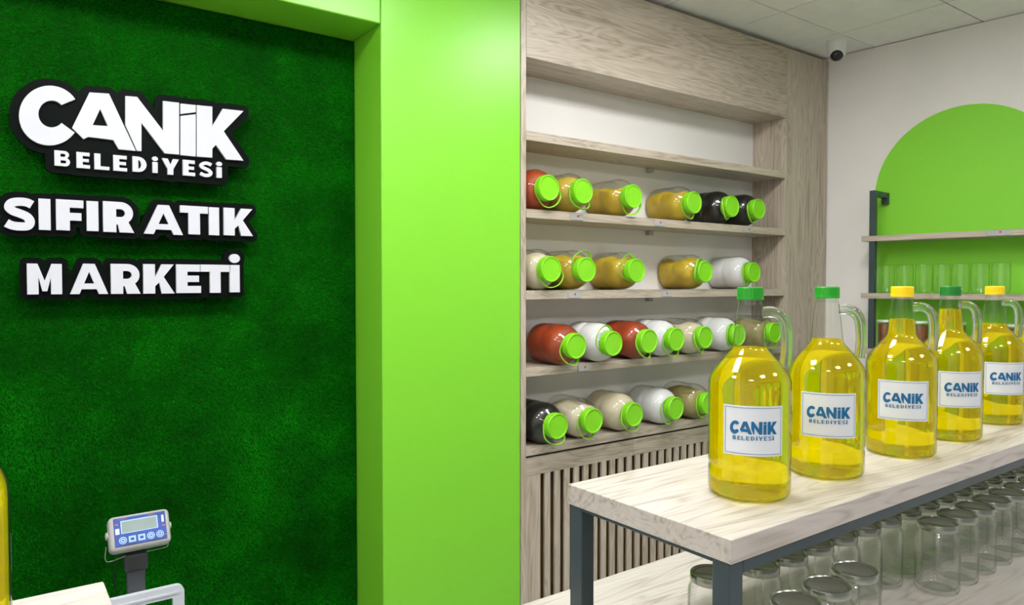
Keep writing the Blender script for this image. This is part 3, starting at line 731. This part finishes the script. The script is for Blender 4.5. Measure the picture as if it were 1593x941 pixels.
tj_prof = [(0, .004), (.028, .003), (.034, 0), (.039, .006), (.0415, .018), (.042, .035), (.042, .13), (.0405, .142), (.0405, .152), (.0375, .152), (.0375, .142), (.0392, .13), (.0392, .035), (.0385, .018), (.034, .009), (0, .008)]
tj_me = lathe('glass_body', tj_prof, 36, 'z', 60); tj_me.materials.append(M['clear_glass'])
tl_me = lathe('lid', [(.0408, .147), (.0425, .147), (.0428, .156), (.0415, .158), (0, .158)], 36, 'z', 40); tl_me.materials.append(M['pale_lid'])
fc_me = lathe('contents', [(0, .0085), (.032, .0095), (.0375, .019), (.0388, .035), (.0388, .128), (.037, .136), (0, .138)], 36, 'z', 50); fc_me.materials.append(CONT['brown'])
rim_me = lathe('disc', [(.0365, .1522), (.0408, .1522), (.0412, .1545), (.0400, .156), (0, .156)], 36, 'z', 40); rim_me.materials.append(M['clear_glass'])
for k, s in enumerate((.386, .482, .576, .662, .75, .838, .928)):
    p = RW(s, .115, WSZ[1]+.0002); t = empty('glass_jar', p, 0); tag(t, 'empty clear jar on the wall shelf, %s from the metal post' % ordn[k], 'jar', 'clear jars on the wall shelf')
    add_obj('glass_body', tj_me, None, t); add_obj('disc', rim_me, None, t)
for k, s in enumerate((.386, .56, .735, .91, 1.0)):
    p = RW(s, .115, WSZ[2]+.0002); t = empty('spice_jar', p, 0); tag(t, 'jar of brown contents with pale lid behind the oil jugs, %s from the metal post' % ordn[k], 'jar', 'brown jars on the lower wall shelf')
    add_obj('glass_body', tj_me, None, t); add_obj('contents', fc_me, None, t); add_obj('lid', tl_me, None, t)

# ------------------------------------------------------------------ security camera under the ceiling
SC = empty('security_camera', (3.868, 2.215, CEIL-.004)); tag(SC, 'white turret security camera mounted in the ceiling corner', 'security camera')
add_obj('housing', lathe('housing', [(0, 0), (.055, 0), (.056, -.004), (.054, -.02), (.047, -.075), (.043, -.083), (.034, -.084)], 40, 'z', 40), M['white_plastic'], SC)
ld = (Vector((0, 0, 1.5))-Vector((3.868, 2.215, CEIL-.07))).normalized()
ball = add_obj('eyeball', lathe('eyeball', [(0, .036), (.014, .0345), (.024, .028), (.032, .017), (.036, 0), (.032, -.017), (.02, -.03), (0, -.036)], 32, 'z', 60), M['black_gloss'], SC, (ld.x*.016, ld.y*.016, -.079), Vector((0, 0, 1)).rotation_difference(ld).to_euler())
add_obj('lens_ring', tube('lens_ring', [(.016*math.cos(a), .016*math.sin(a), .0335) for a in np.linspace(0, 2*PI, 25)[:-1]], .0016, 6, True), M['dark_plastic'], ball)

# ------------------------------------------------------------------ counter in the left foreground with one more jug
CT = empty('counter', (-.55, .62, 0)); tag(CT, 'pale wood counter corner at the bottom left of the photo', 'counter')
def cpart(name, x0, x1, y0, y1, z0, z1, mat, bev=.0015): return box(name, x0+.55, x1+.55, y0-.62, y1-.62, z0, z1, mat, CT, bev)
cpart('worktop', -1.2, .107, .25, .99, TT-.036, TT, M['pale_x'])
cpart('front_panel', -1.18, .06, .94, .96, 0, TT-.0365, M['wood_x'])
for x in (-1.18, .04): cpart('side_panel', x, x+.02, .27, .939, 0, TT-.0365, M['wood_z'])
jug(-.0565, .725, 'green', .256, 'oil jug cut off by the left edge of the photo, on the counter', 180)

# ------------------------------------------------------------------ platform scale and crate in front of the turf
SX, SY = .330, 2.27
PS = empty('platform_scale', (SX, SY, 0)); tag(PS, 'platform scale with a blue-faced display on a grey post', 'scale')
add_obj('base_plate', box_mesh('base_plate', .44, .40, .06, .008, 2), M['post'], PS, (0, -.2, .035))
add_obj('weighing_pan', box_mesh('weighing_pan', .46, .38, .012, .004, 2), M['chrome'], PS, (0, -.21, .0713))
add_obj('post', box_mesh('post', .046, .030, .62, .004, 2), M['post'], PS, (0, .03, .375))
add_obj('post_cap', box_mesh('post_cap', .062, .046, .055, .010, 3), M['dark_plastic'], PS, (0, .03, .705))
TILT = math.radians(-28); IZ = .795
hd = add_obj('display_housing', box_mesh('display_housing', .156, .052, .098, .014, 4), M['grey_plastic'], PS, (.006, .0, IZ), (TILT, 0, 0))
fc = add_obj('face_panel', box_mesh('face_panel', .132, .003, .078, .001), M['blue_face'], PS, (.006, 0, IZ), (TILT, 0, 0))
fc.location = Vector((.006, 0, IZ))+Matrix.Rotation(TILT, 3, 'X')@Vector((0, -.0268, .002))
def face(name, x, z, w, h, mat, d=.002): return add_obj(name, box_mesh(name, w, .0015, h, .0004), mat, fc, (x, -.0015-d/2, z))
face('display_bezel', -.002, .012, .094, .036, M['icon'], .0006); face('display', -.002, .012, .088, .030, M['lcd'], .0022)
face('print_mark', -.058, .002, .010, .016, M['white_plastic']); face('print_mark', .058, .018, .006, .020, M['white_plastic'])
face('print_mark', -.059, .021, .008, .004, M['orange']); face('print_mark', .059, -.002, .009, .004, M['orange']); face('print_mark', .03, .0345, .02, .002, M['orange']); face('print_mark', .061, -.028, .007, .002, M['orange']); face('print_mark', -.045, .0345, .026, .0016, M['orange'])
for k in range(5):
    x = -.046+k*.0235
    if k in (0, 3, 4):
        bt = add_obj('button', lathe('button', [(0, .0016), (.0095, .0016), (.0102, 0), (0, 0)], 28), M['icon'], fc, (x, -.0015, -.024), (PI/2, 0, 0))
        add_obj('button_ring', tube('button_ring', [(.0066*math.cos(a), .0066*math.sin(a), .0018) for a in np.linspace(0, 2*PI, 25)[:-1]], .0008, 6, True), M['blue_face'], bt)
        add_obj('button_mark', box_mesh('button_mark', .004, .004, .001, .0002), M['blue_face'], bt, (0, 0, .0019))
    else:
        bt = face('button', x, -.024, .018, .017, M['icon'])
        add_obj('button_mark', box_mesh('button_mark', .009, .001, .0075, .0002), M['blue_face'], bt, (0, -.001, 0))
for sx in (-1, 1): add_obj('side_knob', lathe('side_knob', [(0, .006), (.009, .006), (.011, .003), (.011, 0), (0, 0)], 20), M['grey_plastic'], PS, (.006+sx*.078, .006, IZ), (0, sx*PI/2, 0))
add_obj('wire_bracket', tube('wire_bracket', catmull([(-.076, .01, IZ-.03), (-.078, .012, IZ-.065), (-.066, .013, IZ-.074), (-.02, .014, IZ-.066), (.03, .014, IZ-.066), (.075, .013, IZ-.064), (.083, .012, IZ-.056), (.084, .01, IZ-.03)], 5), .0016, 8), M['chrome'], PS)
add_obj('cable', tube('cable', catmull([(-.03, .03, IZ-.05), (-.05, .04, .69), (-.048, .05, .62), (-.02, .052, .55), (-.03, .05, .35), (-.02, .05, .06)], 6), .0018, 8), M['black_cord'], PS)
# flat plastic frame standing on the pan, before the post
CX0, CX1, CY, CZ0, CZ1 = -.02, .437, 2.195, .0785, .648
CR = empty('plastic_frame', ((CX0+CX1)/2, CY, CZ0)); tag(CR, 'light grey plastic frame with cut-out windows, in front of the scale post', 'frame')
cxm = (CX0+CX1)/2
def rrect(x0, x1, z0, z1, r):
    return [(cx+r*math.cos(math.radians(a+q)), cz+r*math.sin(math.radians(a+q))) for cx, cz, a in ((x1-r, z1-r, 0), (x0+r, z1-r, 90), (x0+r, z0+r, 180), (x1-r, z0+r, 270)) for q in range(0, 91, 15)]
wins = [rrect(x0, x0+.072, z0, z0+.085, .004) for x0 in (.020, .125, .230, .335) for z0 in (.13, .24, .35, .46, .530)]
wins = [w for k, w in enumerate(wins) if k % 5 != 3]
add_obj('frame_panel', shapes_mesh('frame_panel', [(rrect(CX0, CX1, CZ0, CZ1, .02), wins)], -.009, .009, cxm, CZ0), M['crate'], CR)
add_obj('rim', shapes_mesh('rim', [(rrect(CX0+.012, CX1-.012, CZ1-.0225, CZ1-.0165, .0029), [])], -.0115, -.0088, cxm, CZ0), M['crate'], CR)
for x in (.06, .37): box('foot', x-.02-cxm, x+.02-cxm, -.06, .05, 0, .012, M['crate'], CR, .002)
